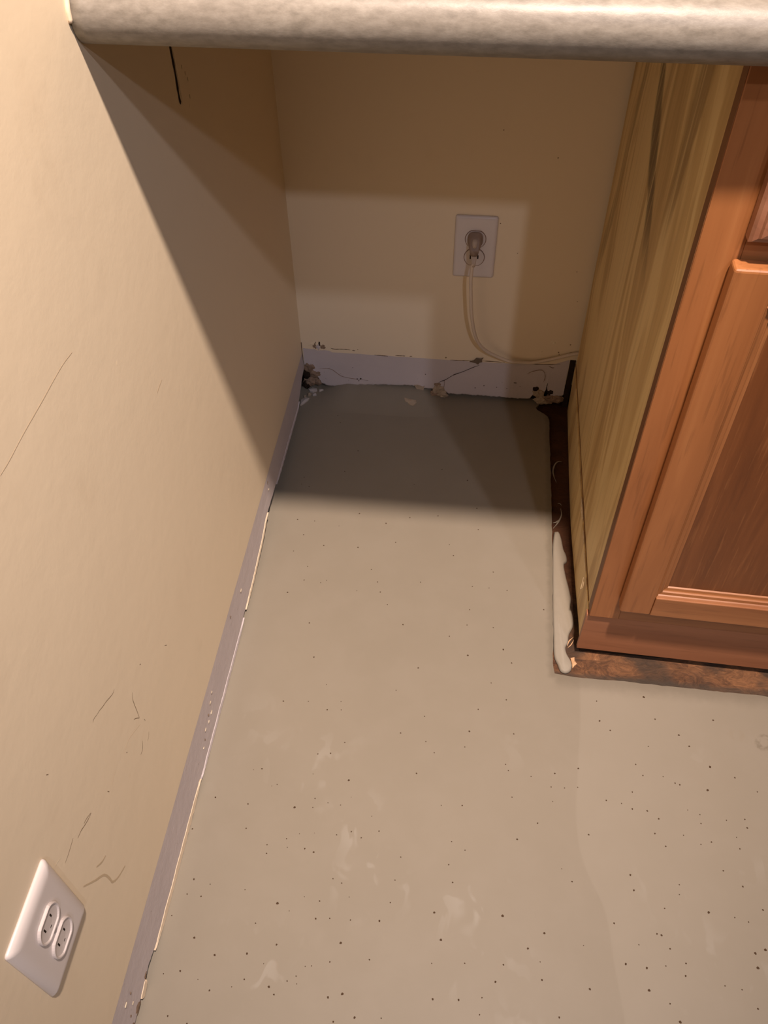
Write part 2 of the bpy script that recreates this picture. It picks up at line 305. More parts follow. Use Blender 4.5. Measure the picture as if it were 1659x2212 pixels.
PINHOLES=((0.0824,-0.818,13.6),(0.0711,-0.8207,6.2),(0.1551,-0.8177,7.3),(0.2061,-0.8214,18.2),(0.0274,-0.8656,15.3),(0.074,-0.8699,12.1),(0.1382,-0.8676,19.3),(0.1637,-0.8522,10.9),(0.1629,-0.8651,9.0),(0.1823,-0.8564,9.0),(0.1999,-0.8576,9.0),(0.2128,-0.845,6.0),(0.1081,-0.8383,9.2),(0.1012,-0.8412,7.3),(0.0074,-0.9117,12.2),(0.0789,-0.9031,10.8),(0.1353,-0.9108,10.7),(0.1512,-0.9024,7.1),(0.171,-0.8993,5.9),(0.2007,-0.8984,10.7),(0.2196,-0.892,11.9),(0.2338,-0.8987,10.6),(0.2562,-0.8873,13.0),(0.2441,-0.8683,7.8),(0.1112,-0.9215,10.1),(0.1129,-0.9327,11.9),(0.1385,-0.9219,7.1),(0.1617,-0.921,13.6),(0.1741,-0.9243,14.8),(0.2884,-0.918,10.6),(0.0263,-0.9753,14.9),(0.0487,-0.9791,8.9),(0.0225,-0.9942,10.7),(0.0409,-0.995,11.8),(0.0948,-0.9808,8.8),(0.1393,-0.9925,19.8),(0.1717,-0.9808,8.1),(0.1918,-0.9839,11.6),(0.2165,-0.9591,9.9),(0.2045,-0.9549,10.5),(0.2284,-0.9749,7.5),(0.284,-0.9479,9.9),(0.281,-0.9758,11.6),(0.1558,-0.9998,7.5),(0.1168,-1.0188,10.5),(0.1904,-1.0052,14.4),(0.2078,-1.0029,10.4),(0.2338,-1.0019,10.4),(0.2699,-0.999,17.3),(0.045,-1.0437,16.4),(0.1477,-1.0401,14.4),(0.2257,-1.0295,18.3),(0.0748,-1.0601,16.2),(0.1137,-1.054,17.3),(0.2157,-1.052,10.3),(0.263,-1.0442,11.4),(0.1869,-1.0602,8.0),(0.1944,-1.0588,8.6),(0.1363,-1.0628,6.9),(0.0377,-1.0819,15.1),(0.0614,-1.0885,7.5),(0.1167,-1.0823,11.5),(0.1778,-1.0719,10.3),(0.1681,-1.0783,10.8),(0.1801,-1.0801,8.0),(0.1476,-1.0869,17.1),(0.1035,-1.0918,8.6),(0.0781,-1.0985,13.8),(0.1552,-1.0943,13.1),(0.2194,-1.09,17.0),(0.2358,-1.0846,19.3),(0.0361,-1.1301,13.3),(0.0606,-1.1354,14.4),(0.2536,-1.1073,16.9),(0.2295,-1.1142,14.1),(0.2845,-1.1045,9.0),(0.0101,-1.0216,9.5),(0.0185,-1.0871,9.3),(0.4218,-0.7743,10.5),(0.4258,-0.7831,11.0),(0.4573,-0.7882,9.8),(0.4901,-0.7803,13.6),(0.5228,-0.7693,14.9),(0.4847,-0.8005,11.0),(0.503,-0.8001,10.4),(0.521,-0.797,9.2),(0.4314,-0.821,10.9),(0.4866,-0.8211,8.5),(0.3645,-0.8402,12.0),(0.3361,-0.8431,8.4),(0.2986,-0.8011,14.0),(0.559,-0.8115,13.6),(0.5793,-0.8136,10.5),(0.466,-0.8534,13.8),(0.4391,-0.8781,14.3),(0.5332,-0.8615,13.9),(0.3532,-0.8906,8.9),(0.3714,-0.8999,10.6),(0.3513,-0.9208,11.7),(0.3578,-0.9426,12.2),(0.3371,-0.9816,16.2),(0.4222,-0.9761,19.7),(0.3476,-1.0124,17.8),(0.5095,-0.9247,12.4),(0.4967,-0.91,7.7),(0.4738,-0.9906,16.3),(0.4538,-1.0103,15.6),(0.4245,-1.0318,12.6),(0.378,-1.0354,9.7),(0.3384,-1.0399,8.5),(0.4155,-1.0514,16.0),(0.4705,-1.0432,14.9),(0.5267,-1.0468,16.2),(0.3425,-1.0781,15.8),(0.3729,-1.0755,15.9),(0.4002,-1.0701,9.6),(0.3981,-1.0881,10.2),(0.4902,-1.0805,14.3),(0.5709,-1.0146,17.6),(0.5598,-0.9694,14.7),(0.5212,-0.9994,7.0),(0.4685,-1.0237,7.5),(0.1552,-0.3303,14.8),(0.2045,-0.3478,16.1),(0.2938,-0.3211,13.3),(0.2449,-0.3303,13.2),(0.3611,-0.2961,13.4),(0.3656,-0.3454,12.4),(0.0486,-0.3553,13.3),(0.0792,-0.3557,11.0),(0.1234,-0.3625,8.8),(0.0654,-0.3887,11.6),(0.104,-0.4089,13.6),(0.1629,-0.4069,15.7),(0.2259,-0.3889,12.2),(0.0547,-0.4263,11.4),(0.0843,-0.4565,10.6),(0.1917,-0.4516,12.6),(0.3179,-0.3843,10.0),(0.3262,-0.4076,12.8),(0.3942,-0.4358,11.9),(0.0833,-0.4854,11.8),(0.1117,-0.4879,11.8),(0.1206,-0.4819,9.7),(0.2049,-0.4765,12.4),(0.2757,-0.4693,11.7),(0.3611,-0.4692,11.7),(0.3884,-0.4694,10.4),(0.4179,-0.4713,11.1),(0.0608,-0.5132,15.2),(0.2119,-0.4963,15.1),(0.1733,-0.4978,8.2),(0.2262,-0.52,10.8),(0.3587,-0.5159,11.5),(0.477,-0.5033,13.7),(0.1067,-0.5687,13.4),(0.2551,-0.556,14.7),(0.3562,-0.5459,10.7),(0.3976,-0.5465,12.1),(0.3298,-0.5699,11.9),(0.1245,-0.6303,15.0),(0.4143,-0.5853,18.5),(0.3602,-0.6018,17.0),(0.4275,-0.6082,13.1),(0.2862,-0.6322,14.2),(0.3975,-0.6463,10.9),(0.1513,-0.6758,9.0),(0.2566,-0.6741,10.8),(0.0921,-0.7102,14.0),(0.1291,-0.7065,9.5),(0.1591,-0.7171,13.9),(0.1774,-0.7016,8.9),(0.1797,-0.7151,9.5),(0.4207,-0.6723,13.4),(0.38,-0.6925,12.6),(0.3025,-0.7123,12.5),(0.2704,-0.7426,13.0),(0.3687,-0.7292,17.5),(0.4324,-0.7264,11.9),(0.1924,-0.7659,11.1),(0.3077,-0.7519,9.9),(0.3209,-0.7677,9.8),(0.3635,-0.7543,9.9),(0.1747,-0.7845,13.5),(0.1569,-0.7874,12.3),(0.6228,-0.646,21.1),(0.5533,-0.6601,13.0),(0.556,-0.6922,16.7),(0.6362,-0.6807,14.3),(0.5704,-0.7058,12.8),(0.7195,-0.6734,15.9),(0.6676,-0.7026,16.9),(0.6803,-0.7186,15.6),(0.6228,-0.7249,10.3),(0.6028,-0.7545,12.6),(0.6114,-0.77,12.6),(0.7054,-0.747,22.0),(0.639,-0.7686,9.5),(0.6544,-0.7764,12.7),(0.6606,-0.778,14.6),(0.6976,-0.7818,20.4),(0.7372,-0.7594,14.3),(0.7645,-0.7769,11.7),(0.595,-0.7957,12.5),(0.5932,-0.8197,14.8),(0.6129,-0.8203,14.3),(0.6273,-0.8297,13.6),(0.6672,-0.8131,8.8),(0.6827,-0.8178,9.4),(0.7169,-0.8218,10.8),(0.7415,-0.8178,12.8),(0.6826,-0.83,11.3),(0.7427,-0.8293,14.0),(0.6204,-0.8503,13.5),(0.6577,-0.8485,9.9),(0.6329,-0.8659,12.9),(0.6931,-0.8537,12.5),(0.679,-0.8583,9.9),(0.7267,-0.8438,8.8),(0.7287,-0.8586,12.6),(0.7032,-0.8897,12.4),(0.5841,-0.908,16.8),(0.5872,-0.9268,15.6),(0.7249,-0.9069,14.9),(0.6451,-0.9135,9.1),(0.6438,-0.9257,9.1),(0.6237,-0.9447,10.8),(0.6778,-0.9435,19.4),(0.7091,-0.9461,11.0),(0.7252,-0.9495,11.0),(0.7453,-0.9331,14.2),(0.6114,-0.976,13.1),(0.6167,-0.977,15.5),(0.5707,-1.0143,17.6),(0.5957,-1.0162,17.6),(0.6186,-1.0114,10.0),(0.6429,-1.0059,11.9),(0.6256,-0.9915,11.9),(0.7278,-1.0014,20.6),(0.7402,-0.9799,19.6),(0.7274,-0.9852,19.5),(0.5963,-1.0404,18.7),(0.7052,-1.0274,9.6),(0.6859,-1.0255,9.6),(0.6194,-1.0518,11.7),(0.7204,-1.0458,13.2),(0.629,-1.0697,19.9),(0.5883,-0.991,9.4),(0.6409,-1.0198,14.8),(0.0786,-0.0797,10.7),(0.0867,-0.0997,13.1),(0.1315,-0.1735,14.2),(0.0419,-0.2522,12.3),(0.0551,-0.2746,12.2),(0.1143,-0.2295,13.1),(0.2928,-0.2062,13.2),(0.341,-0.2291,15.3),(0.2451,-0.2493,9.1),(0.0405,-0.2697,9.2))
SCUFFS=((((-0.922,0.3839),(-0.9261,0.3837),(-0.9316,0.3865),(-0.9394,0.3917),(-0.9475,0.3957),(-0.9538,0.3996),(-0.9585,0.4013)),0.8),(((-0.9585,0.4013),(-0.9655,0.4049),(-0.969,0.404)),0.6),(((-0.8984,0.3368),(-0.9021,0.33),(-0.9034,0.3205),(-0.904,0.3079),(-0.9053,0.2941)),1),(((-0.9053,0.2941),(-0.9092,0.301),(-0.9145,0.3083)),0.9),(((-0.9168,0.2635),(-0.9199,0.2579),(-0.9233,0.2547),(-0.9293,0.255)),1),(((-1.0282,0.3353),(-1.0354,0.3371),(-1.0424,0.3404),(-1.049,0.3442),(-1.0564,0.3457)),1.1),(((-1.0287,0.3366),(-1.0374,0.3419),(-1.042,0.3434)),0.7),(((-1.0604,0.3563),(-1.0679,0.355),(-1.0758,0.3541),(-1.0825,0.3546)),0.8),(((-0.9004,0.253),(-0.9044,0.249),(-0.9087,0.2475)),0.7),(((-0.8986,0.279),(-0.8981,0.2748)),1.2),(((-0.997,0.3131),(-0.9953,0.3085)),1.8),(((-1.0449,0.4558),(-1.0429,0.4525)),1.6),(((-0.868,0.3429),(-0.8657,0.3406)),1.4),(((-0.8098,0.2905),(-0.8054,0.2844)),1.2),(((-0.9478,0.298),(-0.9463,0.2956)),1.4))
SMUDGES=((((-1.083,0.2931),(-1.0693,0.2687),(-1.0571,0.2486),(-1.0544,0.2296),(-1.054,0.2185),(-1.0452,0.2063),(-1.0295,0.1959)),3.2),(((-1.059,0.2766),(-1.0504,0.2663),(-1.0424,0.262)),2.4))
CHIPS=((((-1.0828,0.3683),(-1.0872,0.3713),(-1.0912,0.373)),2.2),(((-0.7558,0.1375),(-0.7591,0.1359),(-0.7634,0.1359)),1.3),(((-0.9573,0.2663),(-0.9623,0.268)),1.1),(((-0.7201,0.6368),(-0.7219,0.6332)),1.8),(((-0.5034,0.2269),(-0.5033,0.2255)),1.3),(((-0.5052,0.2241),(-0.5051,0.2226)),1.3),(((-0.7505,0.4054),(-0.7502,0.404)),1.2),(((-0.6871,0.3989),(-0.6873,0.3949)),0.8),(((-0.9081,0.2856),(-0.9212,0.2948),(-0.9344,0.3031),(-0.943,0.3043),(-0.951,0.303)),0.8),(((-0.9747,0.3107),(-0.9824,0.3094),(-0.989,0.3083)),0.6),(((-1.1772,0.307),(-1.1824,0.3059)),2.6))
DENTS=((((-0.7878,0.6994),(-0.8073,0.7019),(-0.8311,0.7021),(-0.8512,0.7017),(-0.8884,0.7018),(-0.9154,0.7007),(-0.9317,0.7012)),1.2),(((-0.6374,0.546),(-0.6468,0.5452),(-0.6566,0.5437)),2.0))

GAPB = plain('brown_paint_gap', (0.11, 0.065, 0.035), 0.8, 0.1, 0.5, 90)
W, YF, CT = 0.528, -0.585, 0.875       # cabinet side, cabinet face, counter underside
SUBZ = -0.006
# ================================================================ SETTING
# left wall, drywall that stops above the floor
wl = obj('wall_left', nbox(-0.10, 0.0, -2.6, 0.10, 0.045, 2.4), PAINT, kind='structure')
bm = nbox(-0.10, -0.014, -2.6, 0.10, SUBZ, 0.045); obj('sill_plate', bm, CRUMBD, wl)
wb = obj('wall_back', nbox(-0.10, 2.4, 0.0, 0.10, 0.050, 2.4), PAINT, kind='structure')
obj('sill_plate', nbox(0.0, 2.4, 0.014, 0.10, SUBZ, 0.050), CRUMBD, wb)

# floor: L-shaped skim of levelling compound with a cut-out round the cabinet
def wob(a, s, k): return k*noise.noise(Vector((a*s, 3.3, 1.1)))
edge = [(-0.0135, -2.6), (2.4, -2.6), (2.4, -0.640)]
x = 2.38
while x > 0.50:
    edge.append((x, -0.622 - 0.012*(x-0.49) + wob(x, 60, 0.0018) + wob(x, 9, 0.0015))); x -= 0.008
edge.append((0.4915, -0.6205))
y = -0.61
while y < -0.045:
    edge.append((0.4905 + 0.002*math.sin((y+.6)*5) + wob(y, 70, 0.0015), y)); y += 0.008
edge += [(0.489, -0.040), (0.483, -0.034), (0.476, -0.029), (0.468, -0.024), (0.464, -0.017), (0.470, -0.010), (0.474, 0.002), (0.472, 0.0135), (-0.0135, 0.0135)]
bm = prism(edge, SUBZ, 0.0, lambda u, v, h: (u, v, h))
bmesh.ops.bevel(bm, geom=[e for e in bm.edges if all(v.co.z > -1e-5 for v in e.verts)], offset=0.0012, segments=2, affect='EDGES', profile=0.6)
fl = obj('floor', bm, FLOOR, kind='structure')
sf = obj('subfloor', nbox(-0.10, 2.4, -2.6, 0.10, -0.03, SUBZ), SUBFLOOR, kind='structure')

# pinholes left by air bubbles in the skim
bm = bmesh.new()
_seen = []
for px, py, r in PINHOLES:
    if any(abs(px-a)+abs(py-b) < .0035 for a, b in _seen): continue
    _seen.append((px, py))
    r *= 0.8e-4; n = 9
    ph = random.random()*6
    vs = [bm.verts.new((px+r*(1+.2*math.sin(2*a+ph))*math.cos(a), py+r*(1+.2*math.cos(3*a+ph))*math.sin(a), 0.00015)) for a in [2*math.pi*k/n for k in range(n)]]
    bm.faces.new(vs)
obj('pinhole', bm, PIT, fl, kind='stuff')

bm = bmesh.new(); cols = []
for i in range(61):
    t = i/60; x = .030 + .26*t; h = .0205*min(1, math.sin(math.pi*t)*1.6)**1.2*(1+.12*noise.noise(Vector((x*50, 1, 1))))
    cols.append([bm.verts.new((x, -.080+.0935*q, -.0008+h*(q*q*(3-2*q)))) for q in [k/14 for k in range(15)]])
for a, b in zip(cols, cols[1:]):
    for k in range(14): bm.faces.new((a[k], a[k+1], b[k+1], b[k]))
obj('raised_skim', bm, FLOOR, fl, True)

# unpainted strip along the foot of the left wall
def lerp_tab(t, x):
    if x <= t[0][0]: return t[0][1]
    for (a, b), (c, d) in zip(t, t[1:]):
        if x <= c: return b + (d-b)*(x-a)/(c-a)
    return t[-1][1]
LB = [(-2.6, .006), (-1.14, .006), (-1.12, .009), (-1.085, .014), (-1.06, .007), (-1.0, .006), (-0.9, .008), (-0.85, .009), (-0.84, .005), (-0.61, .006), (-0.50, .013), (-0.43, .022), (-0.385, .034), (-0.35, .030), (-0.27, .027), (-0.09, .022), (-0.06, .030), (-0.03, .046), (0, .052)]
def ragged(name, wallput, a0, a1, step, top, bot, th, mat, wig):
    """thin skin with a ragged lower edge; wallput(a, out, z)"""
    bm = bmesh.new(); cols = []
    n = int(round((a1-a0)/step))
    for i in range(n+1):
        a = a0 + (a1-a0)*i/n
        zt = top(a); zb = bot(a) + wig*noise.noise(Vector((a*190, 2, 7))) + wig*.7*noise.noise(Vector((a*60, 9, 7)))
        zb = max(zb, 0.0012)
        rows = [(0.00015, zt), (0.0004, zt-(zt-zb)*.15), (th*.5, zb+(zt-zb)*.45), (th*1.05, zb+0.0025), (th*0.8, zb), (0.0, zb)]
        cols.append([bm.verts.new(wallput(a, o, z)) for o, z in rows])
    for p, q in zip(cols, cols[1:]):
        for k in range(len(p)-1): bm.faces.new((p[k], p[k+1], q[k+1], q[k]))
        bm.faces.new((p[-1], p[0], q[0], q[-1]))
    bm.faces.new(cols[0]); bm.faces.new(cols[-1][::-1])
    return bm
bm = ragged('b', lambda a, o, z: (o, a, z), -2.6, -0.002, 0.003, lambda a: 0.0865 + 0.0012*noise.noise(Vector((a*9, 0, 4))), lambda a: lerp_tab(LB, a), 0.0022, BARE, 0.0022)
bl = obj('baseboard_left', bm, BARE, kind='structure')
# cream torn paper edge along its lower front run
def edge_strip(a0, a1, wmax, seed, lift=0.0, mat=CREAM, name='torn_edge'):
    bm = bmesh.new(); n = int((a1-a0)/0.0025); cols = []
    for i in range(n+1):
        a = a0 + (a1-a0)*i/n; t = i/n; taper = min(1, 6*t, 6*(1-t))
        zl = lerp_tab(LB, a); zt = zl + wmax*.45*taper*(0.8+0.7*noise.noise(Vector((a*40, seed, 0)))+0.3*noise.noise(Vector((a*250, seed, 3))))
        zb = max(0.0006, zl - wmax*.75*taper*(1+.6*noise.noise(Vector((a*120, seed, 8)))))
        cols.append([bm.verts.new((0.0014, a, zt)), bm.verts.new((0.0030, a, zt-0.0008)), bm.verts.new((0.0040, a, zb)), bm.verts.new((0.0014, a, zb))])
    for p, q in zip(cols, cols[1:]):
        for k in range(4): bm.faces.new((p[k], p[(k+1) % 4], q[(k+1) % 4], q[k]))
    bm.faces.new(cols[0]); bm.faces.new(cols[-1][::-1])
    obj(name, bm, mat, bl, label='cream torn paper edge' if mat is CREAM else None)
edge_strip(-1.065, -0.845, 0.0085, 1.0)
edge_strip(-1.118, -1.098, 0.010, 4.0, 0.003)
edge_strip(-0.56, -0.372, 0.0048, 2.0, 0.012)
edge_strip(-0.845, -0.575, 0.0055, 3.0, 0.0, BARE, 'curled_edge')
edge_strip(-0.30, -0.075, 0.004, 6.0, 0.010, BARE, 'curled_edge')
# brown exposed core near the front
for k, (yy, zz, r) in enumerate(((-1.094, .016, .006), (-1.108, .008, .006), (-1.128, .010, .010), (-1.15, .010, .011), (-1.20, .010, .012))):
    obj('exposed_core', chunk((0.0008, yy, zz), (0.0022, r, r*.8), k+30), CRUMB, bl)
for k, (yy, zz) in enumerate(((-1.122, .055), (-1.128, .035), (-1.135, .06), (-1.14, .03), (-.742, .065), (-.755, .058), (-.77, .05), (-.775, .04), (-.79, .045), (-.80, .035), (-.81, .03), (-.76, .04), (-.345, .08), (-.345, .062), (-.56, .06), (-.62, .075))):
    obj('paint_nick', chunk((0.0020, yy, zz), (0.0006, .0016+.0016*(k % 3)*.6, .0022), k+60, 1), (NICK if k % 3 else CRUMB), bl)

# unpainted strip along the foot of the back wall
BT = [(0, .0985), (.03, .097), (.055, .096), (.06, .0925), (.10, .0925), (.17, .0925), (.30, .0915), (.36, .0915), (.45, .094), (.49, .098), (.515, .110), (.519, .108)]
BB = [(0, .060), (.012, .058), (.018, .050), (.024, .040), (.030, .026), (.036, .014), (.05, .009), (.08, .012), (.115, .018), (.17, .022), (.218, .024), (.24, .020), (.262, .019), (.268, .028), (.28, .020), (.29, .010), (.36, .010), (.43, .009), (.452, .010), (.460, .026), (.478, .024), (.482, .040), (.486, .030), (.494, .020), (.508, .021), (.519, .026)]
bm = ragged('b', lambda a, o, z: (a, -o, z), 0.003, 0.516, 0.002, lambda a: lerp_tab(BT, a)+0.0008*noise.noise(Vector((a*40, 0, 4))), lambda a: lerp_tab(BB, a), 0.0030, BARE, 0.0020)
bb = obj('baseboard_back', bm, BARE, kind='structure')
def line_on_back(pts, wd, mat, parent, name, out=0.0034):
    bm = bmesh.new(); Q = spline([(x, -out, z) for x, z in pts], 6) if len(pts) > 2 else [Vector((pts[0][0]+(pts[1][0]-pts[0][0])*k/8, -out, pts[0][1]+(pts[1][1]-pts[0][1])*k/8)) for k in range(9)]
    tube(bm, Q, wd, 6, [max(.2, min(1, .3+3*k/len(Q), .3+3*(1-k/len(Q)))*(1+.7*noise.noise(q*260))) for k, q in enumerate(Q)]); return obj(name, bm, mat, parent)
line_on_back([(.268, .034), (.276, .040), (.2843, .0449), (.2991, .0578), (.3167, .0673), (.335, .079), (.347, .0857)], .00055, CRUMBD, bb, 'crack', .0028)
line_on_back([(.281, .045), (.282, .035), (.281, .020), (.283, .014)], .0005, CRUMB, bb, 'crack', .0028)
line_on_back([(.033, .052), (.055, .053), (.066, .045), (.078, .036), (.10, .032), (.13, .030)], .0004, CRUMB, bb, 'crack', .0029)
line_on_back([(.44, .072), (.452, .080), (.468, .083), (.475, .070), (.474, .055)], .0005, CRUMB, bb, 'crack', .0029)
line_on_back([(.482, .052), (.4815, .040), (.483, .028)], .0012, CRUMBD, bb, 'crack', .0027)
for k, (x, z, r) in enumerate(((.108, .032, .0016), (.115, .033, .0018), (.111, .028, .0012), (.244, .055, .0011), (.42, .048, .0020), (.43, .040, .0008), (.36, .036, .0012), (.385, .034, .0010), (.405, .033, .0009), (.343, .029, .0012), (.10, .06, .0008))):
    obj('chip_mark', chunk((x, -.0030, z), (r*(1.7 if k == 4 else 1), .0005, r*(.5 if k == 4 else 1)), k+80, 1), CRUMBD, bb)
# crumbling patches
for k, (x, y, z, rx, ry, rz, mt) in enumerate((
    (.012, -.001, .052, .011, .004, .012, CRUMB), (.022, -.001, .036, .011, .004, .010, CRUMB), (.008, .001, .032, .010, .004, .014, CRUMBD),
    (.012, -.003, .018, .012, .006, .010, CRUMB), (.026, -.002, .018, .010, .005, .008, CRUMB), (.004, -.004, .010, .008, .006, .010, CRUMBD),
    (.013, .000, .062, .007, .003, .004, PLASTER),
    (.270, -.002, .020, .010, .005, .013, PLASTER), (.279, -.003, .008, .011, .006, .008, PLASTER), (.263, -.003, .008, .009, .006, .006, CRUMB), (.268, -.0025, .031, .006, .003, .004, CRUMB),
    (.468, -.002, .026, .011, .005, .012, PLASTER), (.476, -.004, .010, .014, .006, .010, PLASTER), (.461, -.0026, .036, .006, .003, .005, CRUMBD), (.492, -.003, .012, .012, .006, .010, CRUMB), (.506, -.003, .014, .012, .005, .010, CRUMB),
    (.490, -.002, .030, .006, .003, .006, CRUMBD))):
    obj('crumbled_patch', chunk((x, y, z), (rx, ry, rz), k+1, 3, 0.5), mt, bb)
# loose tongue of torn skin
obj('torn_flap', prism([(.222, .027), (.229, .028), (.240, .024), (.243, .027), (.241, .015), (.2385, .005), (.233, .009), (.227, .018)], -.0030, -.0046, lambda u, v, h: (u, h, v)), PLASTER, bb)
obj('torn_flap', prism([(.328, .0935), (.336, .0965), (.3405, .1025), (.349, .1018), (.3535, .1045), (.351, .0985), (.352, .0945), (.347, .0925), (.345, .088), (.340, .091)], -.0022, -.0040, lambda u, v, h: (u, h, v)), plain('grey_torn_flap', (.16, .12, .085), .8, .2, .2, 150), bb)

# marks on the back wall
for k, pts in enumerate(([(.058, .1025), (.066, .1005), (.08, .1015), (.0965, .1010)], [(.10, .1005), (.106, .1000)], [(.143, .0925), (.156, .0922), (.170, .0918)], [(.184, .0945), (.196, .0946), (.203, .0948)], [(.212, .0950), (.217, .0955)], [(.29, .0922), (.31, .0920), (.33, .0935)], [(.352, .0945), (.37, .0950), (.395, .0940)], [(.478, .093), (.486, .089), (.49, .090)], [(.44, .0945), (.47, .0955), (.50, .099)])):
    line_on_back(pts, .00062, GAPB, wb, 'paint_gap', .0002)
pt = empty('paint_gap', (0, 0, 0)) if False else None
for k, (x, z, rx, rz, mt) in enumerate(((.034, .107, .018, .0100, PAINT), (.027, .107, .0045, .0085, CRUMB), (.0425, .105, .0050, .0065, CRUMB), (.0365, .112, .0018, .0045, CRUMBD), (.034, .104, .004, .007, BARE))):
    obj('chipped_paint', chunk((x, -.0004, z), (rx, .0009+.0004*k, rz), k+120, 3, .5), mt, wb)
obj('open_joint', nbox(.0002, .0012, -.0008, .001, .058, .112), GAPB, wb)
for k, (x, z, r) in enumerate(((.111, .103, .0010), (.361, .384, .0012), (.395, .33, .0009), (.282, .097, .0016), (.493, .126, .0016), (.4945, .1215, .0011), (.512, .145, .0013), (.516, .124, .004), (.50, .30, .001), (.51, .24, .0009), (.44, .50, .001), (.352, .54, .001))):
    obj('spot', chunk((x, -.0002, z), (r, .0006, r), k+140, 1), SCUFF if k < 7 else CRUMB, wb)
for k, (x, z, r) in enumerate(((.438, .30, .0014), (.462, .125, .0013), (.482, .147, .003), (.477, .150, .0018), (.386, .124, .0013))):
    obj('nick', chunk((x, -.0002, z), (r, .0006, r), k+160, 1), NICK, wb)
obj('dark_gap', nbox(.517, .5275, -.0020, .010, SUBZ, .110), CRUMBD, bb)

# marks on the left wall
def ribbon(pts, wd, mat, name, out=0.0002):
    P = spline([(out*.6, y, z) for y, z in pts], 4) if len(pts) > 2 else [Vector((out*.6, y, z)) for y, z in pts]
    bm = bmesh.new(); rows = []
    for i, p in enumerate(P):
        d = (P[min(i+1, len(P)-1)]-P[max(i-1, 0)]).normalized(); s = Vector((1, 0, 0)).cross(d)
        t = i/(len(P)-1); h = wd*0.00042*(0.45+0.55*math.sin(math.pi*min(1, max(0, t*.86+.07))))*(1+.4*noise.noise(p*240))
        rows.append([bm.verts.new((out, (p+s*h).y, (p+s*h).z)), bm.verts.new((out, (p-s*h).y, (p-s*h).z))])
    for a, b in zip(rows, rows[1:]): bm.faces.new((a[0], a[1], b[1], b[0]))
    return obj(name, bm, mat, wl)
for pts, k in SCUFFS: ribbon(pts, k, SCUFF, 'scuff_mark')
for pts, k in SMUDGES: ribbon(pts, k, SMUDGE, 'smudge', .0002)
for pts, k in CHIPS: ribbon(pts, k*.75, SCRAPE if len(pts) > 2 and k < 1 else NICK, 'paint_chip')
for pts, k in DENTS: ribbon(pts, k*.8, DENT, 'dent', .0002)
ribbon([(-.4263, .875), (-.424, .84), (-.423, .80), (-.4225, .775), (-.424, .752), (-.4215, .746)], 7.0, CRUMBD, 'open_seam', .0003)
ribbon([(-.4195, .875), (-.4175, .84), (-.4165, .80), (-.416, .775), (-.4165, .752), (-.4165, .742)], 4.0, SCRAPE, 'seam_lip', .0004)
for k, (y, z) in enumerate(((-.3996, .774), (-.392, .765), (-.387, .757), (-.3954, .731), (-.39, .74))):
    obj('paint_chip', chunk((.0002, y, z), (.0004, .0012, .003), k+180, 1), SMUDGE if k != 3 else NICK, wl)

# ================================================================ COUNTERTOP
prof = []
R_ = 0.0235; yc_, zc_ = -0.6115, CT+R_
for k in range(15):
    a = math.radians(-90 + 180*k/14); prof.append((yc_-R_*math.cos(a)*1.0, zc_+R_*math.sin(a)))
prof += [(-0.0006, CT+2*R_), (-0.0006, CT)]
bm = bmesh.new(); n = 160; cols = []
for i in range(n+1):
    x = 0.0015 + 1.6*i/n
    cols.append([bm.verts.new((x, y, z)) for y, z in prof])
for p, q in zip(cols, cols[1:]):
    for k in range(len(p)): bm.faces.new((p[k], p[(k+1) % len(p)], q[(k+1) % len(p)], q[k]))
bm.faces.new(cols[0]); bm.faces.new(cols[-1][::-1])
ct = obj('countertop', bm, LAM, smooth=False)
for f in ct.data.polygons: f.use_smooth = abs(f.normal.x) < .5 and abs(f.center.y) > .05 and f.center.y < -.59
tag(ct, 'mottled grey laminate countertop with rounded front edge bridging wall and cabinet', 'countertop')
bm = bmesh.new(); tube(bm, spline([(.0012, -.6350, .897), (.0012, -.633, .909), (.0012, -.622, .9205), (.0012, -.58, .9235), (.0012, -.30, .9235), (.0012, -.002, .9235)], 5), .0021, 8)
obj('caulk_bead', bm, CREAM, ct, True, label='cracked cream caulk bead against the left wall')

# ================================================================ BASE CABINET
cab = tag(empty('base_cabinet', (0.76, YF, SUBZ)), 'reddish oak base cabinet with plywood side under the countertop', 'cabinet')
XR = 0.995
SH = -0.028
def skew(bm):
    for v in bm.verts: v.co.y += SH*(v.co.x-W)
    return bm
obj('side_panel', nbox(W, W+.013, YF+.0175, -.0115, .02, CT, .0004, 1), PLY, cab, label='yellow pine plywood side panel')
obj('side_panel', nbox(XR-.013, XR, YF+.0175, -.0115, SUBZ, CT), PLY, cab, label='plywood side panel')
obj('back_panel', nbox(W+.013, XR-.013, -.0200, -.0115, .02, CT), ISOLID, cab)
obj('bottom_panel', nbox(W+.013, XR-.013, YF+.03, -.0200, .10, .115), ISOLID, cab)
# plywood skirt along the foot of the side, sprung slightly away from it
bm = bmesh.new(); n = 60; cols = []
for i in range(n+1):
    t = i/n; y = -.0115 + (-.572+.0115)*t
    bow = 0.0016 + 0.0022*math.sin(math.pi*t)
    zt = 0.1035 + 0.004*t + .0008*noise.noise(Vector((y*60, 1, 1)))
    xo = W - bow
    xb = xo + 0.0 + 0.006*max(0, t-.55)/.45 + .002*(1-t)
    cols.append([bm.verts.new(c) for c in ((W+.0005, y, zt), (xo+.0006, y, zt), (xo, y, zt-.001), (xb, y, .004*t+SUBZ*(1-t)+.0005), (W+.006, y, .004*t+SUBZ*(1-t)+.0005))])
for p, q in zip(cols, cols[1:]):
    for k in range(5): bm.faces.new((p[k], p[(k+1) % 5], q[(k+1) % 5], q[k]))
bm.faces.new(cols[0]); bm.faces.new(cols[-1][::-1])
sk = obj('side_skirt', bm, PLY, cab, label='loose plywood skirt strip')
bm = bmesh.new(); n = 90
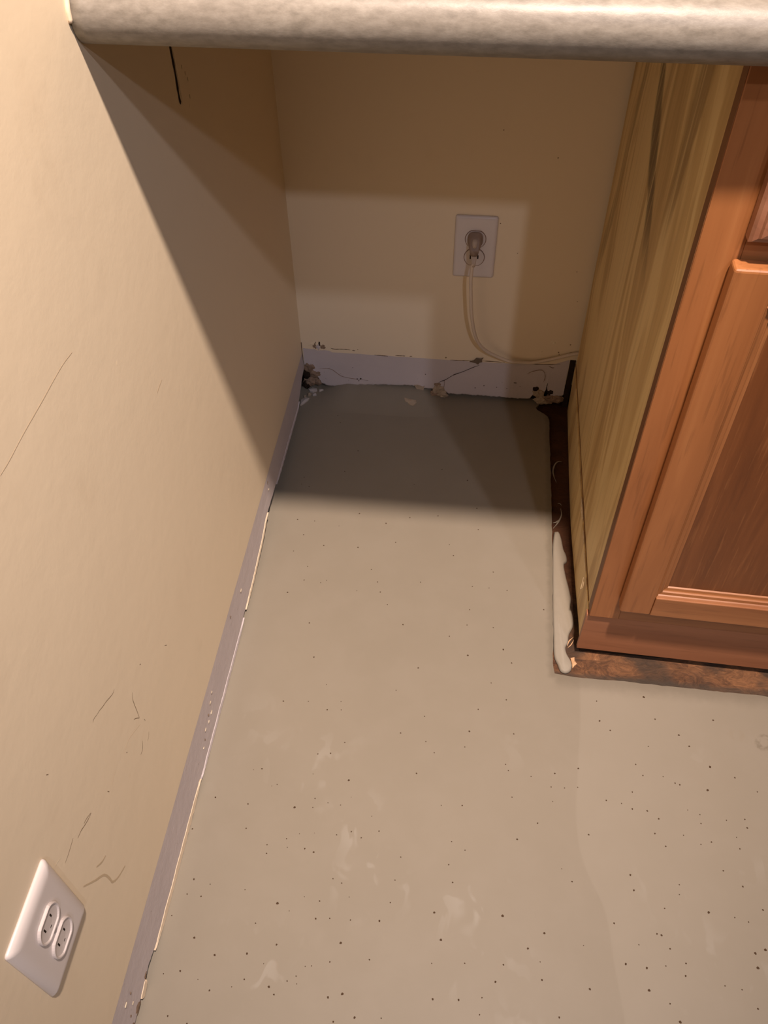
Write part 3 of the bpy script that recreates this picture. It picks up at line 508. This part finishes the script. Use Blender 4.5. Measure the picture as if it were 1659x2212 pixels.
for j, (a0, a1, hh) in enumerate(((-.350, -.405, .0032), (-.420, -.455, .0015), (-.46, -.51, .0010), (-.515, -.535, .0009), (-.275, -.345, .0006))):
    P = []; T = []
    for i in range(31):
        t = i/30; y = a0+(a1-a0)*t
        P.append((W-.0026, y, .1055+.004*(-y)/.577+.0005*noise.noise(Vector((y*200, j, 0))))); T.append(max(.15, min(1, 5*t, 5*(1-t))*(1+.8*noise.noise(Vector((y*160, j, 9))))))
    tube(bm, P, hh*.62, 7, T)
obj('splintered_edge', bm, SPLINT, sk, label='pale splintered top edge')
bm = bmesh.new()
for P in ([(W-.0055, -.515, .1075), (W-.007, -.522, .098), (W-.008, -.527, .093)], [(W-.0055, -.523, .1075), (W-.0062, -.528, .100), (W-.008, -.527, .093)]):
    tube(bm, spline(P), .0006, 6)
obj('splinter', bm, SPLINT, sk)
obj('groove_line', tube(bmesh.new(), [(W-.0002, -.01-.05*k, .1075+.004*k/11) for k in range(12)], .0009, 6), REVEAL, cab)
# face frame
FT = CT
obj('stile', skew(nbox(W, W+.041, YF, YF+.018, .108, FT, .0008)), OAK_V, cab)
obj('edge_strip', skew(nbox(W-.0006, W+.001, YF+.0012, YF+.0178, .112, FT-.001)), REVEAL, cab, label='dark brown edge of the stile')  # side face of the stile, coloured darker than its front
obj('stile', skew(nbox(XR-.041, XR, YF, YF+.018, .108, FT, .0008)), OAK_V, cab)
for z0, z1 in ((.108, .165), (.680, .736), (.838, FT)):
    obj('rail', skew(nbox(W+.041, XR-.041, YF+.0004, YF+.018, z0, z1, .0006)), OAK_H, cab)
# toe board, leaning a little, top edge proud of the frame above
bm = bmesh.new()
pr = [(YF+.014, .011), (YF+.0080, .011), (YF+.0045, .1020), (YF+.0055, .1045), (YF+.014, .1052)]
cols = []
for i in range(41):
    x = (W-.0028) + (XR-W+.0028)*i/40
    cols.append([bm.verts.new((x, y, z)) for y, z in pr])
for p, q in zip(cols, cols[1:]):
    for k in range(5): bm.faces.new((p[k], p[(k+1) % 5], q[(k+1) % 5], q[k]))
bm.faces.new(cols[0]); bm.faces.new(cols[-1][::-1])
obj('toe_core', nbox(W+.004, XR-.004, YF+.0142, YF+.03, SUBZ, .10), CRUMBD, cab)
obj('toe_board', skew(bm), TOE, cab, label='brown painted toe board')

# framed door: stiles run full height, rails butt between them, mitred moulding inside
DX0, DX1, DZ0, DZ1 = 0.5605, 0.965, 0.154, 0.697
DYB = YF-.0012; DYF = YF-.0215
def arrised(x0, x1, z0, z1, bv=.0016):   # flat member with eased outer arrises
    return skew(nbox(x0, x1, DYF, DYB, z0, z1, bv, 3))
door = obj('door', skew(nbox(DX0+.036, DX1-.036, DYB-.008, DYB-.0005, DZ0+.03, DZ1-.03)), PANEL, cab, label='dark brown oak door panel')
SW, RW = .041, .040
obj('door_stile', arrised(DX0, DX0+SW, DZ0, DZ1, .0035), OAK_V, door); obj('door_stile', arrised(DX1-SW, DX1, DZ0, DZ1), OAK_V, door)
obj('door_rail', arrised(DX0+SW, DX1-SW, DZ0, DZ0+RW), OAK_H, door); obj('door_rail', arrised(DX0+SW, DX1-SW, DZ1-RW, DZ1, .0035), OAK_H, door)
MP = [(-.002, -.0185), (0, -.0195), (.0022, -.0175), (.0030, -.0158), (.0072, -.0150), (.0080, -.0128), (.0092, -.0120), (.0130, -.0112), (.0142, -.0088), (.0142, -.002), (-.002, -.002)]
def moulding(side):
    x0, x1, z0, z1 = DX0+SW, DX1-SW, DZ0+RW, DZ1-RW
    bm = bmesh.new(); A = []; B = []
    for t, dy in MP:
        y = YF+dy
        if side == 'l': a, b = (x0+t, y, z0+t), (x0+t, y, z1-t)
        elif side == 'r': a, b = (x1-t, y, z0+t), (x1-t, y, z1-t)
        elif side == 'b': a, b = (x0+t, y, z0+t), (x1-t, y, z0+t)
        else: a, b = (x0+t, y, z1-t), (x1-t, y, z1-t)
        A.append(bm.verts.new(a)); B.append(bm.verts.new(b))
    n = len(MP)
    for k in range(n): bm.faces.new((A[k], A[(k+1) % n], B[(k+1) % n], B[k]))
    bm.faces.new(A); bm.faces.new(B[::-1]); return skew(bm)
for s_, mt in (('l', OAK_V), ('r', OAK_V), ('b', OAK_H), ('t', OAK_H)): obj('moulding', moulding(s_), mt, door)
bm = chunk((.757, 0, .250), (.0016, .0010, .0022), 3, 2)
for v in bm.verts: v.co.y += DYB-.0088
obj('paint_fleck', skew(bm), CHIPW, door)
# drawer front with a bevelled rim
def slab(x0, x1, z0, z1):
    rings = [(0, -.0012), (0, -.0125), (.0025, -.0160), (.0065, -.0175), (.0080, -.0205), (.012, -.0215)]
    bm = bmesh.new(); R = []
    for t, dy in rings:
        R.append([bm.verts.new((x, YF+dy, z)) for x, z in ((x0+t, z0+t), (x1-t, z0+t), (x1-t, z1-t), (x0+t, z1-t))])
    for a, b in zip(R, R[1:]):
        for k in range(4): bm.faces.new((a[k], a[(k+1) % 4], b[(k+1) % 4], b[k]))
    bm.faces.new(R[0][::-1]); bm.faces.new(R[-1]); return skew(bm)
obj('drawer_front', slab(.566, .965, .720, .852), DRAWER, cab, label='rosy oak drawer front')

# ================================================================ OUTLETS
def plate_mesh(hw, hh, rings, n=6, rc=.004):
    """rounded rectangle built from (inset, out) rings, in local u (width), v (height), o (out of the wall)"""
    bm = bmesh.new(); R = []
    for t, o in rings:
        ring = []
        r = max(.0008, rc-t*.2)
        for cx, cy, a0 in ((hw-t-r, hh-t-r, 0), (-(hw-t-r), hh-t-r, 90), (-(hw-t-r), -(hh-t-r), 180), (hw-t-r, -(hh-t-r), 270)):
            for k in range(n+1):
                a = math.radians(a0+90*k/n); ring.append(bm.verts.new((cx+r*math.cos(a), cy+r*math.sin(a), o)))
        R.append(ring)
    m_ = len(R[0])
    for a, b in zip(R, R[1:]):
        for k in range(m_): bm.faces.new((a[k], a[(k+1) % m_], b[(k+1) % m_], b[k]))
    bm.faces.new(R[0][::-1]); bm.faces.new(R[-1]); return bm
def recep_outline(r, flat, n=40, k=1.0):
    out = []
    for i in range(n):
        a = 2*math.pi*i/n; x, y = r*math.cos(a), r*math.sin(a)
        out.append((x*k, max(-flat, min(flat, y))*k))
    return out
def stack(outline, levels):
    """outline scaled and lifted: levels = [(scale, out)]"""
    bm = bmesh.new(); R = [[bm.verts.new((x*s, y*s, o)) for x, y in outline] for s, o in levels]; n = len(outline)
    for a, b in zip(R, R[1:]):
        for k in range(n): bm.faces.new((a[k], a[(k+1) % n], b[(k+1) % n], b[k]))
    bm.faces.new(R[0][::-1]); bm.faces.new(R[-1]); return bm
def lbox(x0, x1, y0, y1, z0, z1):
    return nbox(x0, x1, y0, y1, z0, z1)
def place(bm, f):
    for v in bm.verts: v.co = Vector(f(*v.co))
    return bm
def outlet(root, f, hw, hh, rings, rdy, rr, flat, levels, out, slot_scale=1.0, sl=1.0):
    obj('cover_plate', place(plate_mesh(hw, hh, rings), f), WHITE, root, smooth=True)
    for s_ in (1, -1):
        mv = lambda x, y, z, s_=s_: f(x, y+s_*rdy, z)
        rc = obj('receptacle', place(stack(recep_outline(rr, flat), levels), mv), IVORY, root)
        q = slot_scale
        for a, b, h in ((-.0066*q, .0011*sl, .0042*sl), (.0062*q, .0011*sl, .0034*sl)):
            obj('slot', place(lbox(a-b, a+b, .0015-h, .0015+h, out-.001, out+.0002), mv), DARK, rc)
        obj('ground_hole', place(stack([(0.0024*sl*math.cos(2*math.pi*k/12), -.0085*q+.0024*sl*math.sin(2*math.pi*k/12)) for k in range(12)], [(1, out-.001), (1, out+.0002)]), mv), DARK, rc)
    obj('screw', place(stack([(0.0030*math.cos(2*math.pi*k/14), .0030*math.sin(2*math.pi*k/14)) for k in range(14)], [(1, rings[-1][1]-.001), (1, rings[-1][1]+.0005), (.8, rings[-1][1]+.001)]), f), STEEL, root)
# back wall
bo = tag(empty('wall_outlet', (0.3217, 0, 0.3385)), 'white duplex outlet on the shaded back wall with a cord plugged in', 'outlet')
fb = lambda x, y, z: (0.3217+x+.0, -z, 0.3385+y)
PR = [(0, 0), (0, .0022), (.0012, .0042), (.0035, .0052), (.006, .0054), (.008, .0054), (.010, .0054)]
def grooved(r): return [(1.06, .0048), (1.06, .0056), (1.0, .0056), (.985, .0066), (.95, .0069)]
outlet(bo, fb, .0356, .0582, PR, .0172, .0170, .0150, [(1.0, .003), (1.0, .0064), (.965, .0070)], .0072)
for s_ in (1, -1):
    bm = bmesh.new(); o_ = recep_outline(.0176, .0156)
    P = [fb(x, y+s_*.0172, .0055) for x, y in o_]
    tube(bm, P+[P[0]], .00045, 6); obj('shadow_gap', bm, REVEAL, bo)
# left wall: deep pillowed plate, raised oval rims
lo = tag(empty('wall_outlet', (0, -1.1355, 0.3435)), 'unused white duplex outlet low on the sunlit left wall', 'outlet')
lo['label'] = 'unused white duplex outlet low on the bright left wall'
fl_ = lambda x, y, z: (z, -1.1355+x, 0.3435+y)
PL = [(0, 0), (0, .0012), (.0010, .0032), (.0035, .0052), (.0075, .0066), (.011, .0070), (.014, .0070)]
outlet(lo, fl_, .0395, .0630, PL, .0200, .0175, .0148, [(1.0, .005), (1.0, .0092), (.965, .0098), (.91, .0096), (.86, .0084), (.4, .0078)], .0078, 1.0, 0.72)

# power cord hanging from the back outlet
pc = tag(empty('power_cord', (0.3200, -0.008, 0.3560)), 'off-white power cord drooping from the back outlet towards the cabinet', 'cord')
def loft(name, rings, mat, parent):
    bm = bmesh.new(); R = []
    for c, u, v, ax, n in rings:
        c = Vector(c); U, V = ax
        R.append([bm.verts.new(c + U*u*math.copysign(abs(math.cos(a))**.7, math.cos(a)) + V*v*math.copysign(abs(math.sin(a))**.7, math.sin(a))) for a in [2*math.pi*k/n for k in range(n)]])
    n = rings[0][4]
    for a, b in zip(R, R[1:]):
        for k in range(n): bm.faces.new((a[k], a[(k+1) % n], b[(k+1) % n], b[k]))
    bm.faces.new(R[0][::-1]); bm.faces.new(R[-1]); return obj(name, bm, mat, parent, True)
UX = Vector((1, 0, 0)); UZ = Vector((0, 0, 1))
px, pz = .3212, .3560
def rg(y, z, u, v, tilt=0.0, x=px):
    V = Vector((0, math.sin(tilt), math.cos(tilt))); return ((x, y, z), u, v, (UX, V), 20)
plug = loft('plug', [rg(-.0072, pz+.001, .0128, .0135), rg(-.0105, pz+.001, .0130, .0138), rg(-.0115, pz+.001, .0112, .0125), rg(-.018, pz, .0110, .0115, .1), rg(-.024, pz-.003, .0096, .0090, .35), rg(-.029, pz-.006, .0080, .0070, .6), rg(-.033, pz-.010, .0070, .006, .7)], PLUG, pc)
loft('strain_relief', [rg(-.032, pz-.0095, .0058, .0052, .75), rg(-.0365, pz-.015, .0050, .0046, .9), rg(-.0400, pz-.0215, .0042, .0040, 1.2), rg(-.0420, pz-.029, .0034, .0034, 1.4)], PLUGL, pc)
loft('grip', [rg(-.0170, pz+.0020, .0045, .0062, .25), rg(-.0225, pz+.0020, .0046, .0062, .35), rg(-.0265, pz+.0005, .0036, .0050, .45)], PLUGL, plug)
for k in (-1, 1):
    obj('prong', nbox(px+k*.0063-.0007, px+k*.0063+.0007, -.0074, -.001, pz-.003, pz+.003), STEEL, plug)
bm = bmesh.new()
path = [(px-.0008, -.0412, pz-.025), (.3192, -.0435, .318), (.3192, -.0455, .2980), (.3215, -.0455, .2680), (.3250, -.0425, .2290), (.3328, -.0360, .1850), (.3440, -.0280, .1540), (.3620, -.0200, .1310), (.3990, -.0120, .1085), (.4200, -.0090, .1040), (.4460, -.0072, .1035), (.4800, -.0060, .1130), (.5060, -.0050, .1225), (.5262, -.0046, .1290), (.560, -.0046, .1330)]
tube(bm, spline(path, 8), .0031, 12)
obj('cord', bm, CORD, pc, True)

# ================================================================ SPILL, DEBRIS
out = [(.4965, -.336), (.5045, -.3345), (.509, -.350), (.512, -.372), (.5165, -.386), (.517, -.398), (.512, -.406), (.5145, -.430), (.5185, -.452), (.5215, -.474), (.5205, -.492), (.5235, -.510), (.5235, -.528), (.5165, -.545), (.5145, -.560), (.5105, -.570), (.5125, -.582), (.5175, -.592), (.5195, -.602), (.5165, -.611), (.509, -.6155), (.5015, -.612), (.498, -.602), (.4925, -.586), (.4918, -.55), (.4915, -.50), (.492, -.45), (.4925, -.41), (.4935, -.37)]
sm_ = [(p.x, p.y) for p in spline([(a, b, 0) for a, b in out+[out[0]]], 4)][:-1]
bm = bmesh.new(); rings = []
from mathutils.geometry import delaunay_2d_cdt
def inset(poly, d):
    n = len(poly); r = []
    for i in range(n):
        a, b = Vector(poly[i-1]), Vector(poly[(i+1) % n]); tn = (b-a).normalized(); r.append((poly[i][0]+(-tn.y)*-d*-1*-1, poly[i][1]+tn.x*-d*-1*-1))
    return r
area = sum(sm_[i-1][0]*sm_[i][1]-sm_[i][0]*sm_[i-1][1] for i in range(len(sm_)))
sgn = 1 if area > 0 else -1
def inset2(poly, d):
    n = len(poly); r = []
    for i in range(n):
        a, b = Vector(poly[i-2]), Vector(poly[(i+2) % n]); tn = (b-a).normalized()
        r.append((poly[i][0]-tn.y*d*sgn, poly[i][1]+tn.x*d*sgn))
    return r
for d, z in ((0, SUBZ), (0.0, SUBZ+.0025), (.0006, SUBZ+.0043), (.0018, SUBZ+.0058), (.0034, SUBZ+.0066)):
    rings.append([bm.verts.new((x, y, z)) for x, y in inset2(sm_, d)])
for a, b in zip(rings, rings[1:]):
    for k in range(len(a)): bm.faces.new((a[k], a[(k+1) % len(a)], b[(k+1) % len(a)], b[k]))
bm.faces.new(rings[-1]); bm.faces.new(rings[0][::-1])
sp_ = obj('compound_spill', bm, SPILL, smooth=True)
tag(sp_, 'pale elongated blob of set levelling compound in the gap beside the cabinet', 'spill')

def string(pts, r, label, name='glue_string', mat=SHAVE, taper=None, cat='glue string'):
    P = spline([(x, y, SUBZ+r*.8+h) for x, y, h in pts], 8); n = len(P)
    bm = bmesh.new(); tube(bm, P, r, 7, [max(.35, math.sin(math.pi*(i+.6)/(n+.2)))*(1+.25*noise.noise(p*300)) for i, p in enumerate(P)])
    for v in bm.verts: v.co.z = SUBZ + (v.co.z-SUBZ)*.75
    return tag(obj(name, bm, mat, None, True), label, cat)
string([(.5140, -.158, 0), (.5075, -.159, .001), (.5010, -.168, .001), (.4975, -.183, .001), (.4985, -.196, 0), (.5030, -.213, 0)], .0017, 'long curved white glue string in the dark gap nearest the back wall')
string([(.5095, -.277, .001), (.5105, -.292, .001), (.5065, -.305, .001), (.5020, -.314, 0), (.4955, -.325, .001)], .0014, 'white hooked glue string just behind the pale compound blob')
string([(.4955, -.312, 0), (.5010, -.310, .001), (.5065, -.3035, .001)], .0013, 'short white glue string lying against the hooked one')
string([(.5040, -.2655, .001), (.5080, -.2650, .001), (.5115, -.2685, 0)], .0009, 'tiny pale glue string behind the hooked one')
string([(.5135, -.5650, .001), (.5165, -.5560, .001), (.5235, -.5480, .002)], .0010, 'thin pale splinter beside the front corner of the cabinet side', 'wood_splinter', CHIPO, None, 'splinter')
string([(.5145, -.5680, .001), (.5195, -.5620, .001), (.5240, -.5530, .002)], .0009, 'thin pale splinter nearest the toe board corner', 'wood_splinter', CHIPO, None, 'splinter')
wc = obj('wood_chip', flake([(.5175, -.588), (.5235, -.586), (.5240, -.592), (.5270, -.597), (.5225, -.602), (.5200, -.606), (.5195, -.597)], SUBZ, .0045), CHIPO)
tag(wc, 'bright orange wood chip beside the blob at the cabinet corner', 'wood chip')
pc_bm = flake([(x, y-.011) for x, y in [(.2050, -.016), (.2160, -.0185), (.2285, -.0200), (.2300, -.0260), (.2240, -.0330), (.2170, -.0310), (.2120, -.0260), (.2070, -.0240)]], 0, .0026)
for v in pc_bm.verts: v.co.z += .0085 + (v.co.y+.035)*.30   # lies on the sloping raised skim
pc_ = obj('plaster_chip', pc_bm, PLASTER)
tag(pc_, 'tan plaster chip lying alone on the shaded floor by the back wall', 'plaster chip')
G = 'white paint flakes in the back left corner'
FLK = [
 ([(.0085, -.0105), (.016, -.0045), (.0245, -.0060), (.0260, -.0115), (.0185, -.0170), (.0120, -.0155)], .004, 'largest white paint flake in the back left corner', CHIPW),
 ([(.0285, -.0070), (.0370, -.0055), (.0390, -.0085), (.0310, -.0130)], .003, 'slim white paint flake furthest right in the corner debris', CHIPW),
 ([(.0180, -.0220), (.0255, -.0200), (.0270, -.0250), (.0200, -.0270)], .0035, 'small white paint flake in front of the largest flake', CHIPW),
 ([(.0080, -.0220), (.0135, -.0195), (.0165, -.0240), (.0110, -.0290)], .004, 'tan plaster crumb in front of the largest flake', PLASTER),
 ([(.0010, -.0290), (.0055, -.0270), (.0070, -.0310), (.0030, -.0340)], .003, 'tiny plaster crumb against the left wall in the corner', PLASTER),
 ([(-.001, -.0430), (.0060, -.0350), (.0145, -.0360), (.0125, -.0430), (.0060, -.0530), (.0000, -.0590)], .004, 'pale wedge-shaped flake against the left wall, nearest the camera in the corner', CHIPW)]
for k, (o_, th, lb, mt) in enumerate(FLK):
    o = obj('paint_flake' if mt is CHIPW else 'plaster_crumb', flake(o_, 0, th, k), mt)
    tag(o, lb, 'flake' if mt is CHIPW else 'crumb', G)
